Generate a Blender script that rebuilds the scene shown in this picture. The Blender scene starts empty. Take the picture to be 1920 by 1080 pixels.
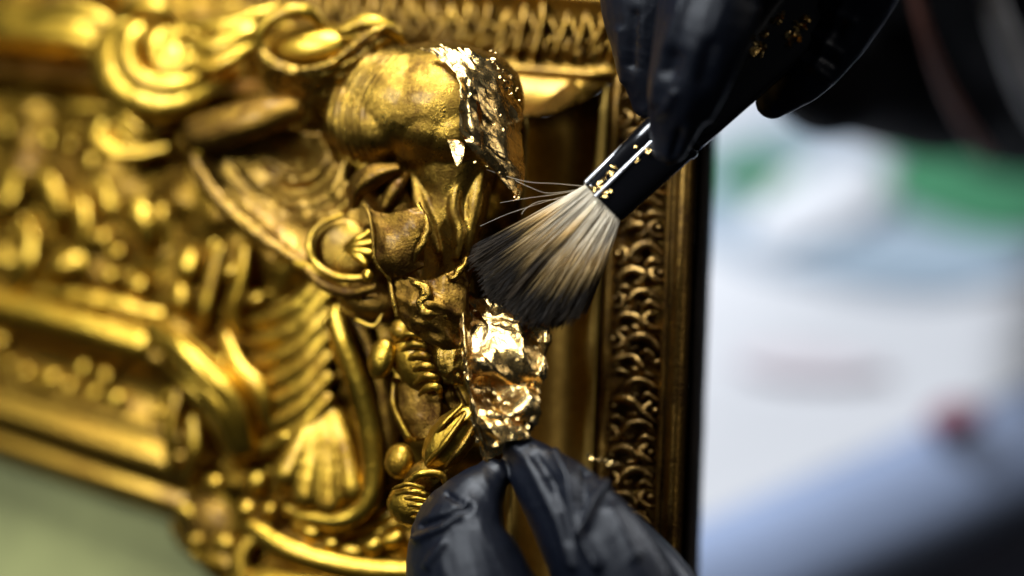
import bpy, bmesh, math, random
from mathutils import Vector, Matrix, noise
import numpy as np
random.seed(7)
rnd = random.random
def ru(a, b): return a + (b - a) * rnd()
SC = bpy.context.scene
COL = SC.collection

# ------------------------------------------------------------------ camera
PITCH = math.radians(28)
CAM = Vector((0, 0, 1.40))
RIGHT = Vector((1, 0, 0))
UP = Vector((0, math.sin(PITCH), math.cos(PITCH)))
FWD = Vector((0, math.cos(PITCH), -math.sin(PITCH)))
cam_d = bpy.data.cameras.new('camera')
cam_o = bpy.data.objects.new('camera', cam_d)
COL.objects.link(cam_o)
cam_o.location = CAM
cam_o.rotation_euler = (math.pi / 2 - PITCH, 0, 0)
cam_d.sensor_width = 36
cam_d.lens = 90
cam_d.clip_start = 0.02
cam_d.clip_end = 50
cam_d.dof.use_dof = True
cam_d.dof.focus_distance = 0.600
cam_d.dof.aperture_fstop = 2.4
SC.camera = cam_o
def Cc(x, y, z): return CAM + RIGHT * x + UP * y + FWD * z

# ------------------------------------------------------------------ world and lamps (indoor window light, plus unseen added fills)
wd = bpy.data.worlds.new('World')
SC.world = wd
wd.use_nodes = True
wd.node_tree.nodes['Background'].inputs[0].default_value = (0.75, 0.85, 1.0, 1)
wd.node_tree.nodes['Background'].inputs[1].default_value = 0.012
def area(name, pos, target, size, power, color=(1, 1, 1), sy=None):
    l = bpy.data.lights.new(name, 'AREA')
    l.size = size
    if sy: l.shape = 'RECTANGLE'; l.size_y = sy
    l.energy = power
    l.color = color
    o = bpy.data.objects.new(name, l)
    COL.objects.link(o)
    o.location = pos
    o.rotation_euler = (target - pos).to_track_quat('-Z', 'Y').to_euler()
    return o
SUBJ = Cc(-0.03, 0.0, 0.61)
area('window_lamp', Cc(-0.40, 0.94, 0.40), SUBJ, 0.32, 16, (0.90, 0.95, 1.0), 0.24)
area('left_fill', Cc(-0.62, 0.30, 0.26), Cc(-0.15, 0, .67), 0.2, 4.2, (0.88, 0.94, 1.0))  # unseen fill added to brighten the carving at the left
area('table_fill', Cc(0.80, 0.92, 0.88), Cc(0.2, -0.02, 0.95), 0.5, 8.5, (0.92, 0.95, 1.0))  # unseen fill added to brighten the tabletop
area('fill_lamp', Cc(0.55, 0.30, 0.0), SUBJ, 0.3, 0.75, (1.0, 0.95, 0.9))
SC.view_settings.view_transform = 'Standard'
SC.view_settings.look = 'None'
SC.view_settings.exposure = 0.0
SC.cycles.use_denoising = True
SC.cycles.max_bounces = 8
SC.cycles.sample_clamp_indirect = 6

# ------------------------------------------------------------------ mapping: photo pixel (1920 wide) + height over the frame's face
K = 0.000125
def W(x, y, d):
    return CAM + (FWD + RIGHT * ((x - 960) / 1920 * 0.4) - UP * ((y - 540) / 1920 * 0.4)) * d
def plane(x, y): return 0.62 + 0.47 * (1200 - x) * K - 0.10 * (y - 600) * K + 0.00035 * max(0.0, 600 - x) ** 2 * K
def P(p): return W(p[0], p[1], plane(p[0], p[1]) - p[2] * K)
def unmap(co):
    v = co - CAM
    d = v.dot(FWD)
    x = v.dot(RIGHT) / d / 0.4 * 1920 + 960
    y = 540 - v.dot(UP) / d / 0.4 * 1920
    return x, y, (plane(x, y) - d) / K
def ident(p): return Vector(p)

# ------------------------------------------------------------------ materials
def nodes(name):
    m = bpy.data.materials.new(name)
    m.use_nodes = True
    nt = m.node_tree
    b = nt.nodes['Principled BSDF']
    return m, nt, b
def N(nt, t, **kw):
    n = nt.nodes.new(t)
    for k, v in kw.items():
        if k.startswith('i_'):
            n.inputs[k[2:].replace('_', ' ')].default_value = v
        else: setattr(n, k, v)
    return n
def ramp(nt, src, stops):
    r = nt.nodes.new('ShaderNodeValToRGB')
    els = r.color_ramp.elements
    els[0].position, els[0].color = stops[0][0], (*stops[0][1], 1)
    els[1].position, els[1].color = stops[-1][0], (*stops[-1][1], 1)
    for p, c in stops[1:-1]:
        e = els.new(p); e.color = (*c, 1)
    nt.links.new(src, r.inputs[0])
    return r.outputs[0]
def gold_mat(name, c_hi, c_lo, r_lo, r_hi, scale, bump, bscale, wear=(0.3, 0.7), metal=1.0, coat=0.35):
    m, nt, b = nodes(name)
    g = N(nt, 'ShaderNodeNewGeometry')
    n1 = N(nt, 'ShaderNodeTexNoise', i_Scale=scale, i_Detail=6.0, i_Roughness=0.65)
    n2 = N(nt, 'ShaderNodeTexNoise', i_Scale=bscale, i_Detail=5.0, i_Roughness=0.6)
    n3 = N(nt, 'ShaderNodeTexNoise', i_Scale=scale * 9, i_Detail=4.0, i_Roughness=0.7)
    for n in (n1, n2, n3): nt.links.new(g.outputs['Position'], n.inputs['Vector'])
    mx = N(nt, 'ShaderNodeMath', operation='MULTIPLY_ADD')
    nt.links.new(n3.outputs[0], mx.inputs[0]); mx.inputs[1].default_value = 0.45
    sb = N(nt, 'ShaderNodeMath', operation='SUBTRACT')
    nt.links.new(n1.outputs[0], sb.inputs[0]); sb.inputs[1].default_value = 0.22
    nt.links.new(sb.outputs[0], mx.inputs[2])
    nt.links.new(ramp(nt, mx.outputs[0], [(wear[0], c_lo), (wear[1], c_hi)]), b.inputs['Base Color'])
    nt.links.new(ramp(nt, mx.outputs[0], [(wear[0], (r_hi,) * 3), (wear[1], (r_lo,) * 3)]), b.inputs['Roughness'])
    b.inputs['Metallic'].default_value = metal
    b.inputs['Coat Weight'].default_value = coat
    b.inputs['Coat Roughness'].default_value = 0.22
    bp = N(nt, 'ShaderNodeBump', i_Strength=bump, i_Distance=0.0006)
    nt.links.new(n2.outputs[0], bp.inputs['Height'])
    nt.links.new(bp.outputs[0], b.inputs['Normal'])
    return m
M_GOLD = gold_mat('old_gilding', (0.62, 0.385, 0.04), (0.25, 0.12, 0.012), 0.27, 0.48, 110, 0.4, 900, coat=0.2)
M_GOLDB = gold_mat('bright_gilding', (0.71, 0.445, 0.048), (0.42, 0.225, 0.018), 0.26, 0.44, 80, 0.3, 600, coat=0.25)
M_GROUND = gold_mat('dull_ground_gilding', (0.40, 0.23, 0.022), (0.12, 0.052, 0.008), 0.32, 0.5, 80, 0.5, 500, coat=0.1)
M_ANT = gold_mat('worn_gilding', (0.42, 0.245, 0.034), (0.09, 0.040, 0.008), 0.25, 0.46, 200, 0.35, 1900, (0.28, 0.60), coat=0.12)
M_BROWN = gold_mat('bole_brown_gilding', (0.32, 0.175, 0.024), (0.07, 0.028, 0.007), 0.26, 0.46, 190, 0.45, 1700, coat=0.1)
M_RAIL = gold_mat('rail_gilding', (0.42, 0.24, 0.035), (0.15, 0.075, 0.014), 0.28, 0.46, 130, 0.4, 900, coat=0.15)
M_LEAF = gold_mat('loose_gold_leaf', (0.93, 0.67, 0.29), (0.82, 0.50, 0.14), 0.16, 0.30, 200, 0.30, 700, coat=0.0)
def plain(name, col, rough, bump=0.0, bscale=400, var=0.0, vscale=30, metal=0.0, coat=0.0, spec=0.5):
    m, nt, b = nodes(name)
    b.inputs['Roughness'].default_value = rough
    b.inputs['Metallic'].default_value = metal
    b.inputs['Specular IOR Level'].default_value = spec
    b.inputs['Coat Weight'].default_value = coat
    b.inputs['Coat Roughness'].default_value = 0.12
    g = N(nt, 'ShaderNodeNewGeometry')
    n = N(nt, 'ShaderNodeTexNoise', i_Scale=vscale, i_Detail=4.0)
    nt.links.new(g.outputs['Position'], n.inputs['Vector'])
    lo = tuple(max(0, c * (1 - var)) for c in col); hi = tuple(c * (1 + var) for c in col)
    nt.links.new(ramp(nt, n.outputs[0], [(0.3, lo), (0.7, hi)]), b.inputs['Base Color'])
    if bump:
        n2 = N(nt, 'ShaderNodeTexNoise', i_Scale=bscale, i_Detail=4.0)
        nt.links.new(g.outputs['Position'], n2.inputs['Vector'])
        bp = N(nt, 'ShaderNodeBump', i_Strength=bump, i_Distance=0.0004)
        nt.links.new(n2.outputs[0], bp.inputs['Height'])
        nt.links.new(bp.outputs[0], b.inputs['Normal'])
    return m
M_GLOVE = plain('black_glove_rubber', (0.0032, 0.0046, 0.0095), 0.40, 0.20, 3600, 0.15, 60, spec=0.32)
M_CLOTH = plain('black_workwear', (0.006, 0.006, 0.007), 0.85, 0.3, 900, 0.2, 40, spec=0.15)
M_BLACK = plain('black_lacquer', (0.004, 0.004, 0.005), 0.16, 0.05, 300, 0.1, 60, coat=0.5)
M_STRAP = plain('brown_leather_strap', (0.24, 0.10, 0.075), 0.6, 0.2, 600, 0.2, 60)
M_GREYS = plain('grey_webbing', (0.40, 0.39, 0.39), 0.7, 0.2, 600, 0.2, 60)
M_SHEET = plain('white_table_paper', (0.74, 0.745, 0.78), 0.7, 0.1, 60, 0.04, 6)
M_WHITE = plain('white_rag', (0.82, 0.83, 0.87), 0.8, 0.2, 200, 0.04, 12)
M_EDGE = plain('shade_tinted_table_edge', (0.42, 0.52, 0.76), 0.55, 0.1, 80, 0.12, 8)  # blue-grey carries the shade of the hanging edge in its colour
M_DARKB = plain('dark_blue_grey_panel', (0.11, 0.12, 0.17), 0.7, 0.1, 80, 0.2, 8)
M_GREEN = plain('green_rag', (0.05, 0.215, 0.105), 0.75, 0.2, 200, 0.2, 14)
M_PINK = plain('pale_pink_paper', (0.80, 0.735, 0.775), 0.7, 0.1, 80, 0.05, 10)
M_BLUEP = plain('pale_blue_paper', (0.42, 0.53, 0.64), 0.7, 0.1, 80, 0.08, 10)
M_RED = plain('dull_red_plastic', (0.36, 0.15, 0.21), 0.5, 0.1, 80, 0.1, 10)
M_CANVAS = plain('grey_green_paint', (0.31, 0.315, 0.115), 0.65, 0.1, 200, 0.38, 16)
M_FLOOR = plain('dark_floor', (0.012, 0.012, 0.014), 0.6, 0.1, 20, 0.2, 3)

# ------------------------------------------------------------------ mesh helpers
def cr(p0, p1, p2, p3, t):
    return 0.5 * ((2 * p1) + (-p0 + p2) * t + (2 * p0 - 5 * p1 + 4 * p2 - p3) * t * t + (-p0 + 3 * p1 - 3 * p2 + p3) * t ** 3)
def spline(pts, sub):
    a = np.array(pts, float)
    n = len(a)
    out = []
    for i in range(n - 1):
        p0 = a[i - 1] if i else 2 * a[0] - a[1]
        p3 = a[i + 2] if i + 2 < n else 2 * a[-1] - a[-2]
        for k in range(sub): out.append(cr(p0, a[i], a[i + 1], p3, k / sub))
    out.append(a[-1])
    return np.array(out)
class MB:
    def __init__(s): s.v = []; s.f = []
    def tube(s, pts, seg=14, sub=5, fa=1.0, fb=1.0, groove=None, up=(0, 0, 1), round_ends=True):
        """pts: (x, y, h, r)"""
        q = spline(pts, sub)
        c = q[:, :3]; r = np.maximum(q[:, 3], 0.3 if r_big(pts) else 1e-5)
        T = np.gradient(c, axis=0)
        T /= np.linalg.norm(T, axis=1)[:, None] + 1e-12
        if round_ends:
            pre = [(c[0] - T[0] * r[0] * o, r[0] * k, T[0]) for o, k in ((0.95, 0.31), (0.72, 0.70), (0.38, 0.925))]
            post = [(c[-1] + T[-1] * r[-1] * o, r[-1] * k, T[-1]) for o, k in ((0.38, 0.925), (0.72, 0.70), (0.95, 0.31))]
        else: pre = post = []
        rings = pre + [(c[i], r[i], T[i]) for i in range(len(c))] + post
        b0 = len(s.v)
        U = np.array(up, float)
        prev = None
        for cc, rr, t in rings:
            sd = np.cross(t, U)
            if np.linalg.norm(sd) < 0.15 and prev is not None: sd = prev - t * prev.dot(t)
            elif np.linalg.norm(sd) < 1e-6: sd = np.cross(t, np.array((1.0, 0.1, 0)))
            sd /= np.linalg.norm(sd)
            if prev is not None and sd.dot(prev) < -0.3: sd = -sd
            prev = sd
            nn = np.cross(sd, t)
            for j in range(seg):
                th = 2 * math.pi * j / seg
                k = rr * (1 + (groove[1] * math.cos(groove[0] * th) if groove else 0))
                s.v.append(tuple(cc + sd * (k * fa * math.cos(th)) + nn * (k * fb * math.sin(th))))
        m = len(rings)
        for i in range(m - 1):
            for j in range(seg):
                a = b0 + i * seg + j; b = b0 + i * seg + (j + 1) % seg
                s.f.append((a, b, b + seg, a + seg))
        for k, (i, sg) in enumerate(((0, 1), (m - 1, -1))):
            p = len(s.v)
            s.v.append(tuple(rings[i][0]))
            for j in range(seg):
                a = b0 + i * seg + j; b = b0 + i * seg + (j + 1) % seg
                s.f.append((b, a, p) if k == 0 else (a, b, p))
        return s
    def blob(s, c, r, rot=0, seg=20, rings=12, groove=None, tilt=0):
        """ellipsoid, long axis turned by rot degrees in the picture plane"""
        b0 = len(s.v)
        ca, sa = math.cos(math.radians(rot)), math.sin(math.radians(rot))
        ct, st = math.cos(math.radians(tilt)), math.sin(math.radians(tilt))
        for i in range(rings + 1):
            ph = math.pi * i / rings
            for j in range(seg):
                th = 2 * math.pi * j / seg
                k = 1 + (groove[1] * math.cos(groove[0] * th) * math.sin(ph) if groove else 0)
                x = -math.cos(ph) * r[0]; y = math.sin(ph) * math.cos(th) * r[1] * k; z = math.sin(ph) * math.sin(th) * r[2] * k
                x, z = x * ct - z * st, x * st + z * ct
                s.v.append((c[0] + x * ca - y * sa, c[1] + x * sa + y * ca, c[2] + z))
        for i in range(rings):
            for j in range(seg):
                a = b0 + i * seg + j; b = b0 + i * seg + (j + 1) % seg
                s.f.append((a, b, b + seg, a + seg))
        return s
    def patch(s, grid, sub=6, thick=6.0, disp=None, normal_disp=None, cut=None):
        g = np.array(grid, float)
        rows = np.array([spline(r, sub) for r in g])
        full = np.array([spline(rows[:, j], sub) for j in range(rows.shape[1])]).transpose(1, 0, 2)
        nu, nv = full.shape[:2]
        du = np.gradient(full, axis=0); dv = np.gradient(full, axis=1)
        n = np.cross(dv, du)
        n /= np.linalg.norm(n, axis=2)[:, :, None] + 1e-9
        if n[:, :, 2].mean() < 0: n = -n
        if disp:
            for i in range(nu):
                for j in range(nv):
                    full[i, j] += n[i, j] * disp(i / (nu - 1), j / (nv - 1), full[i, j])
            du = np.gradient(full, axis=0); dv = np.gradient(full, axis=1)
        b0 = len(s.v)
        for L in (0, 1):
            for i in range(nu):
                for j in range(nv):
                    s.v.append(tuple(full[i, j] - n[i, j] * (thick * L)))
        sz = nu * nv
        ok = lambda i, j: cut is None or not cut((i + .5) / (nu - 1), (j + .5) / (nv - 1))
        for i in range(nu - 1):
            for j in range(nv - 1):
                if not ok(i, j): continue
                a = b0 + i * nv + j
                s.f.append((a, a + 1, a + nv + 1, a + nv))
                s.f.append((a + sz, a + nv + sz, a + nv + 1 + sz, a + 1 + sz))
                if i == 0 or not ok(i - 1, j): s.f.append((a, a + sz, a + 1 + sz, a + 1))
                if i == nu - 2 or not ok(i + 1, j): s.f.append((a + nv, a + nv + 1, a + nv + 1 + sz, a + nv + sz))
                if j == 0 or not ok(i, j - 1): s.f.append((a, a + nv, a + nv + sz, a + sz))
                if j == nv - 2 or not ok(i, j + 1): s.f.append((a + 1, a + 1 + sz, a + nv + 1 + sz, a + nv + 1))
        return s
    def loft(s, A, B, n=1, closed=True):
        b0 = len(s.v); m = len(A)
        for k in range(n + 1):
            t = k / n
            for a, b in zip(A, B): s.v.append(tuple(np.array(a) * (1 - t) + np.array(b) * t))
        for k in range(n):
            for i in range(m if closed else m - 1):
                a = b0 + k * m + i; b = b0 + k * m + (i + 1) % m
                s.f.append((a, b, b + m, a + m))
        s.f.append(tuple(b0 + i for i in range(m))[::-1]); s.f.append(tuple(b0 + n * m + i for i in range(m)))
        return s
    def box(s, c, ax, ay, az):
        c, ax, ay, az = (np.array(q, float) for q in (c, ax, ay, az))
        b0 = len(s.v)
        for i in (-1, 1):
            for j in (-1, 1):
                for k in (-1, 1): s.v.append(tuple(c + ax * i + ay * j + az * k))
        for q in ((0, 1, 3, 2), (4, 6, 7, 5), (0, 4, 5, 1), (2, 3, 7, 6), (0, 2, 6, 4), (1, 5, 7, 3)):
            s.f.append(tuple(b0 + i for i in q))
        return s
    def build(s, name, mat, parent=None, mapper=P, smooth=True, rough=None, voxel=None, smooth_it=0, post=None, bevel=None):
        org = parent_world(parent)
        me = bpy.data.meshes.new(name)
        me.from_pydata([mapper(p) - org for p in s.v], [], s.f)
        bm = bmesh.new(); bm.from_mesh(me)
        bmesh.ops.remove_doubles(bm, verts=bm.verts, dist=1e-7)
        if bevel: bmesh.ops.bevel(bm, geom=bm.edges[:], offset=bevel, segments=2, affect='EDGES', profile=0.6)
        bmesh.ops.recalc_face_normals(bm, faces=bm.faces)
        bm.to_mesh(me); bm.free()
        if voxel:
            to = bpy.data.objects.new('remesh_source', me)
            COL.objects.link(to)
            r = to.modifiers.new('r', 'REMESH'); r.mode = 'VOXEL'; r.voxel_size = voxel
            if smooth_it:
                sm = to.modifiers.new('s', 'SMOOTH'); sm.factor = 0.5; sm.iterations = smooth_it
            dg = bpy.context.evaluated_depsgraph_get()
            me2 = bpy.data.meshes.new_from_object(to.evaluated_get(dg))
            bpy.data.objects.remove(to); bpy.data.meshes.remove(me)
            me = me2; me.name = name
            me.materials.clear()
        if post or rough:
            nr = [v.normal.copy() for v in me.vertices]
            for v, n in zip(me.vertices, nr):
                d = 0.0
                if rough:
                    q = (v.co + org) / K
                    d += rough[0] * noise.noise(q / rough[1]) + 0.4 * rough[0] * noise.noise(q / (rough[1] * 0.37))
                if post:
                    x, y, h = unmap(v.co + org)
                    d += post(x, y, h, n)
                v.co += n * (d * K)
        if smooth: me.polygons.foreach_set('use_smooth', [True] * len(me.polygons))
        me.materials.append(mat)
        me.update()
        o = bpy.data.objects.new(name, me)
        COL.objects.link(o)
        if parent: o.parent = parent
        return o
def r_big(pts): return max(p[3] for p in pts) > 0.3
def parent_world(p):
    v = Vector((0, 0, 0))
    while p: v += p.location; p = p.parent
    return v
def empty(name, loc, label, cat, group=None):
    o = bpy.data.objects.new(name, None)
    COL.objects.link(o)
    o.location = loc
    return tag(o, label, cat, group)
def tag(o, label, cat, group=None):
    o['label'] = label; o['category'] = cat
    if group: o['group'] = group
    return o
def T(pts, mat, name, parent, rough=(1.6, 26), **kw):
    return MB().tube(pts, **kw).build(name, mat, parent, rough=rough)

def F(name, tubes, blobs, mat, parent, voxel=0.0005, it=5, rough=(1.4, 44), seg=16, groove=None):
    m = MB()
    for t in tubes: m.tube(t, seg=seg, groove=groove)
    for b_ in blobs: m.blob(*b_)
    return m.build(name, mat, parent, voxel=voxel, smooth_it=it, rough=rough)
# ------------------------------------------------------------------ picture frame
frame = empty('picture_frame', P((700, 600, -40)), 'ornate carved gilded picture frame corner with scrolls, shells and worn brown patches', 'picture frame')

# rails: mitre points (x, y, h) from the outer back edge to the carved middle
MITRE = [(1354, -74, -330), (1349, -64, -180), (1322, -50, -14), (1315, -45, 2), (1306, -36, 16), (1296, -26, 20), (1286, -17, 14),
         (1280, -10, 2), (1275, -3, 1), (1271, 6, 8), (1267, 15, 8), (1263, 25, -8), (1169, 134, -8), (1165, 138, 8), (1158, 143, 12), (1151, 148, 8),
         (1147, 151, -10), (1142, 153, -8), (1138, 155, 4), (1120, 170, 8), (1100, 184, 20), (1075, 198, 40), (1050, 208, 66),
         (1025, 215, 100), (1005, 218, 136), (995, 217, 146), (985, 216, 146), (978, 222, 130), (972, 240, 60), (965, 260, -330)]
def shift(pts, d, stretch=0.0):
    return [(x + d[0], y + d[1] , h) for x, y, h in pts]
M_SIDE = plain('shade_dark_side_wood', (0.012, 0.008, 0.005), 0.7, 0.3, 500, 0.3, 60, spec=0.1)  # dark bole side, with the deep shade of the outer edge painted in
EDGE = [(1356, -76, -332), (1351, -66, -180), (1345, -62, -60), (1336, -58, -18), (1328, -50, -13), (1322, -46, -30), (1322, -46, -332)]
MITRE = [(1322, -46, -332)] + MITRE[2:]
top_rail = MB().loft(MITRE, shift(MITRE, (-1300, -105)), 24).build('top_rail', M_RAIL, frame, rough=(1.2, 40))
RMIT = [(x, y, h - (95 * math.sin(math.pi * (1138 - x) / 150) ** 0.8 if 990 < x < 1138 else 0)) for x, y, h in MITRE]  # hollow added so the top rail's lip throws shade into the right cove
M_BAND = gold_mat('shaded_band_gilding', (0.27, 0.15, 0.03), (0.05, 0.024, 0.008), 0.30, 0.5, 130, 0.4, 900, coat=0.1)  # shade of the right rail put into a browner, darker gilding
M_CURL = gold_mat('shaded_curl_gilding', (0.42, 0.25, 0.07), (0.06, 0.03, 0.01), 0.28, 0.5, 220, 0.4, 1200, (0.32, 0.58), coat=0.1)  # curls of the right band darkened too, shade in the colour
M_COVE = gold_mat('lightened_cove_gilding', (0.66, 0.43, 0.10), (0.38, 0.23, 0.05), 0.50, 0.62, 60, 0.3, 700, coat=0.0)  # light on the cove painted in: paler than the band beside it
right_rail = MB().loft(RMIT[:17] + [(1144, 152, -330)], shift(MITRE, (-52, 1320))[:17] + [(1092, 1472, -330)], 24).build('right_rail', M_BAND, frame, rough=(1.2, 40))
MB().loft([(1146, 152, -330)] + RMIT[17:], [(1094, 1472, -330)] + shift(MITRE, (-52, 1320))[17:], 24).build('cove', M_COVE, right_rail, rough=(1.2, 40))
MB().loft(EDGE, shift(EDGE, (-52, 1320)), 24).build('outer_edge', M_SIDE, right_rail, rough=(1.5, 40))
MB().loft(EDGE, shift(EDGE, (-1300, -105)), 24).build('outer_edge', M_SIDE, top_rail, rough=(1.2, 40))
# running leaf ornament of the bands; one curl per piece
def jt(pts, f):
    k = ru(.82, 1.18)
    return [(x * f + ru(-3, 3), y + ru(-3, 3), h * ru(.8, 1.2), r * k) for x, y, h, r in pts]
def curl_mesh(f):
    m = MB()
    m.tube(jt([(-44, 4, 0, 4.5), (-26, -13, 8, 7.5), (-4, -15, 12, 8.5), (12, -3, 12, 8), (8, 10, 10, 6.5), (-4, 8, 8, 5)], f), seg=8, sub=4)
    if rnd() < .9: m.tube(jt([(44, 14, 0, 4), (28, 10, 8, 6.5), (20, -4, 9, 6.5), (30, -15, 5, 4)], f), seg=8, sub=3)
    if rnd() < .85: m.tube(jt([(-40, 20, 2, 4), (-24, 12, 7, 6), (-10, 18, 5, 4)], f), seg=8, sub=3)
    if rnd() < .7: m.tube(jt([(2, 22, 2, 4), (16, 18, 7, 5), (30, 24, 3, 4)], f), seg=8, sub=3)
    if rnd() < .8: m.blob((-32 * f, -4, 5), (7, 6, 6), seg=8, rings=6)
    if rnd() < .8: m.blob((40 * f, -4, 4), (6, 6, 6), seg=8, rings=6)
    return m
def leaf_mesh(f):
    m = MB()
    m.tube(jt([(14, -44, 0, 5), (9, -20, 9, 8), (2, 6, 11, 8), (-10, 30, 8, 6.5), (-14, 44, 0, 4)], 1), seg=8, sub=4)
    m.tube(jt([(-15, -36, 0, 4), (-10, -18, 7, 6.5), (0, 2, 9, 6)], 1), seg=8, sub=3)
    m.tube(jt([(20, 4, 2, 4), (14, 22, 7, 6), (10, 42, 0, 4)], 1), seg=8, sub=3)
    m.blob((-14, 8, 3), (6, 8, 6), seg=8, rings=6)
    return m
def band(maker, name, parent, start, step, n, mat):
    for i in range(n):
        c = (start[0] + step[0] * i + ru(-2, 2), start[1] + step[1] * i + ru(-3, 3), start[2])
        mb = maker(1 if i % 2 else -1)
        kx, ky = ru(0.9, 1.1), ru(0.9, 1.12)
        a = ru(-0.16, 0.16)
        m2 = MB(); m2.f = mb.f
        m2.v = [(c[0] + (p[0] * math.cos(a) - p[1] * math.sin(a)) * kx, c[1] + (p[0] * math.sin(a) + p[1] * math.cos(a)) * ky, c[2] + p[2] * 1.3) for p in mb.v]
        m2.build(name, mat, parent, rough=(1.6, 12))
band(curl_mesh, 'leaf_curl', right_rail, (1214 - 4, 140, -6), (-1.66, 42), 28, M_CURL)
band(leaf_mesh, 'leaf_curl', top_rail, (1190, 78, -6), (-36, -2.9), 34, M_RAIL)

# carved ground under the ornaments
CTRL = [(-100, 0, 40), (0, 200, 10), (0, 540, 10), (300, 540, 40), (300, 250, 30), (500, 300, 90), (700, 300, 190), (850, 300, 190), (945, 300, 110),
        (700, 700, 130), (860, 800, 170), (960, 700, 60), (300, 900, -10), (550, 1000, 40), (750, 1000, 110), (900, 1050, 80), (400, 100, 40),
        (700, 50, 70), (560, 620, 60), (560, 820, 40), (960, 250, 120), (850, 550, 190), (100, 100, 0), (960, 1000, 60), (880, 450, 190), (960, 480, 70)]
CT = np.array(CTRL, float)
def gh(x, y):
    d2 = (CT[:, 0] - x) ** 2 + (CT[:, 1] - y) ** 2 + 900
    w = 1 / d2 ** 1.6
    return float((w * CT[:, 2]).sum() / w.sum())
OUT = [(-220, -60), (420, -10), (600, 60), (760, 130), (900, 150), (965, 200), (985, 260), (985, 1300), (560, 1300), (430, 1110), (370, 1070), (325, 1020), (312, 975), (345, 940), (330, 860), (300, 640), (-220, 520)]
def inside(x, y, poly):
    c = False
    for i in range(len(poly)):
        (x1, y1), (x2, y2) = poly[i], poly[i - 1]
        if (y1 > y) != (y2 > y) and x < (x2 - x1) * (y - y1) / (y2 - y1) + x1: c = not c
    return c
g = MB(); ST = 9; idx = {}
for i in range(-220, 990, ST):
    for j in range(-60, 1300, ST):
        if inside(i, j, OUT):
            idx[(i, j)] = len(g.v)
            r = noise.noise((i / 60, j / 60, 0)) * 22 + noise.noise((i / 25, j / 25, 4)) * 9
            g.v.append((i, j, gh(i, j) + r))
nb = len(g.v)
g.v += [(x * 1.0, y, -260) for x, y, h in g.v]
for (i, j), a in idx.items():
    q = [(i, j), (i + ST, j), (i + ST, j + ST), (i, j + ST)]
    if all(k in idx for k in q):
        ids = [idx[k] for k in q]
        g.f.append(tuple(ids)); g.f.append(tuple(k + nb for k in ids[::-1]))
        for e in range(4):
            (ax, ay), (bx, by) = q[e], q[(e + 1) % 4]
            nbx = {0: (i, j - ST), 1: (i + ST, j), 2: (i, j + ST), 3: (i - ST, j)}[e]
            cell = [nbx, (nbx[0] + ST, nbx[1]), (nbx[0] + ST, nbx[1] + ST), (nbx[0], nbx[1] + ST)]
            if not all(k in idx for k in cell):
                A, B = idx[(ax, ay)], idx[(bx, by)]
                g.f.append((B, A, A + nb, B + nb))
g.build('carved_ground', M_GROUND, frame, rough=(2, 20))

M_SIGHT = gold_mat('reddish_moulding_gilding', (0.50, 0.29, 0.035), (0.24, 0.12, 0.014), 0.30, 0.46, 60, 0.3, 500)
# inner moulding at the lower left (sight edge)
L0 = [(-140, 520, -260), (-140, 522, 10), (-140, 530, 34), (-140, 548, 52), (-140, 566, 50), (-140, 580, 26), (-140, 588, 4), (-140, 596, -4), (-140, 664, -6), (-140, 672, 6), (-140, 682, 6),
      (-140, 692, -12), (-140, 700, -4), (-140, 716, 18), (-140, 736, 22), (-140, 752, 8), (-140, 760, -18), (-140, 772, -24), (-140, 782, -14), (-140, 796, -14), (-140, 812, -40), (-140, 816, -260)]
L1 = [(x + 520, 520 + (y - 520) * 1.14 + 134, h) for x, y, h in L0]
sight = MB().loft(L0, L1, 12).build('sight_moulding', M_SIGHT, frame, rough=(2.2, 60))
for i in range(11):
    t = i / 10
    for k, (yy, rr) in enumerate(((612, 21), (648, 18))):
        x = -60 + 420 * t + k * 19
        y = yy + (x + 140) * 0.27 + (yy - 520) * .12 * t
        if x < 345 and rnd() < .72: MB().blob((x, y, 12), (rr * ru(.8, 1.7), rr * ru(.7, 1.1), rr * ru(.8, 1.1)), ru(-30, 40), seg=14, rings=8).build('bead', M_GOLDB, sight, rough=(1.5, 18))
T([(-120, 545, 46, 25), (60, 588, 46, 27), (180, 622, 46, 28), (262, 648, 44, 27)], M_GOLDB, 'torus_moulding', frame, seg=18)

# --- blurred carving at the left
def lobes(lst, mat, name, root):
    for x, y, h, a, b, rot in lst:
        MB().blob((x, y, h), (a, b, min(a, b) * 1.0), rot, seg=16, rings=10).build(name, mat, root, rough=(1.5, 18))
acan = T([(-80, 40, 70, 40), (60, 50, 80, 46), (150, 62, 84, 42), (225, 90, 70, 24)], M_GOLDB, 'acanthus_leaf', frame, seg=22, groove=(6, 0.10))
T([(60, 30, 110, 16), (130, 20, 120, 18), (200, 42, 118, 15), (240, 95, 100, 9)], M_GOLDB, 'leaf_vein', acan)
T([(150, 90, 100, 12), (190, 110, 90, 20), (200, 160, 70, 16)], M_GOLD, 'leaf_vein', acan)
lobes([(85, 262, 60, 17, 15, 20), (128, 274, 60, 15, 14, 0), (168, 305, 60, 13, 18, 10), (8, 240, 40, 16, 24, 0)], M_GOLDB, 'bead', frame)
T([(40, 175, 30, 12), (110, 160, 44, 20), (200, 172, 40, 12)], M_GOLD, 'leaf_rib', frame)
T([(100, 208, 26, 9), (150, 200, 34, 14), (210, 206, 34, 10)], M_GOLD, 'leaf_rib', frame)
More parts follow.
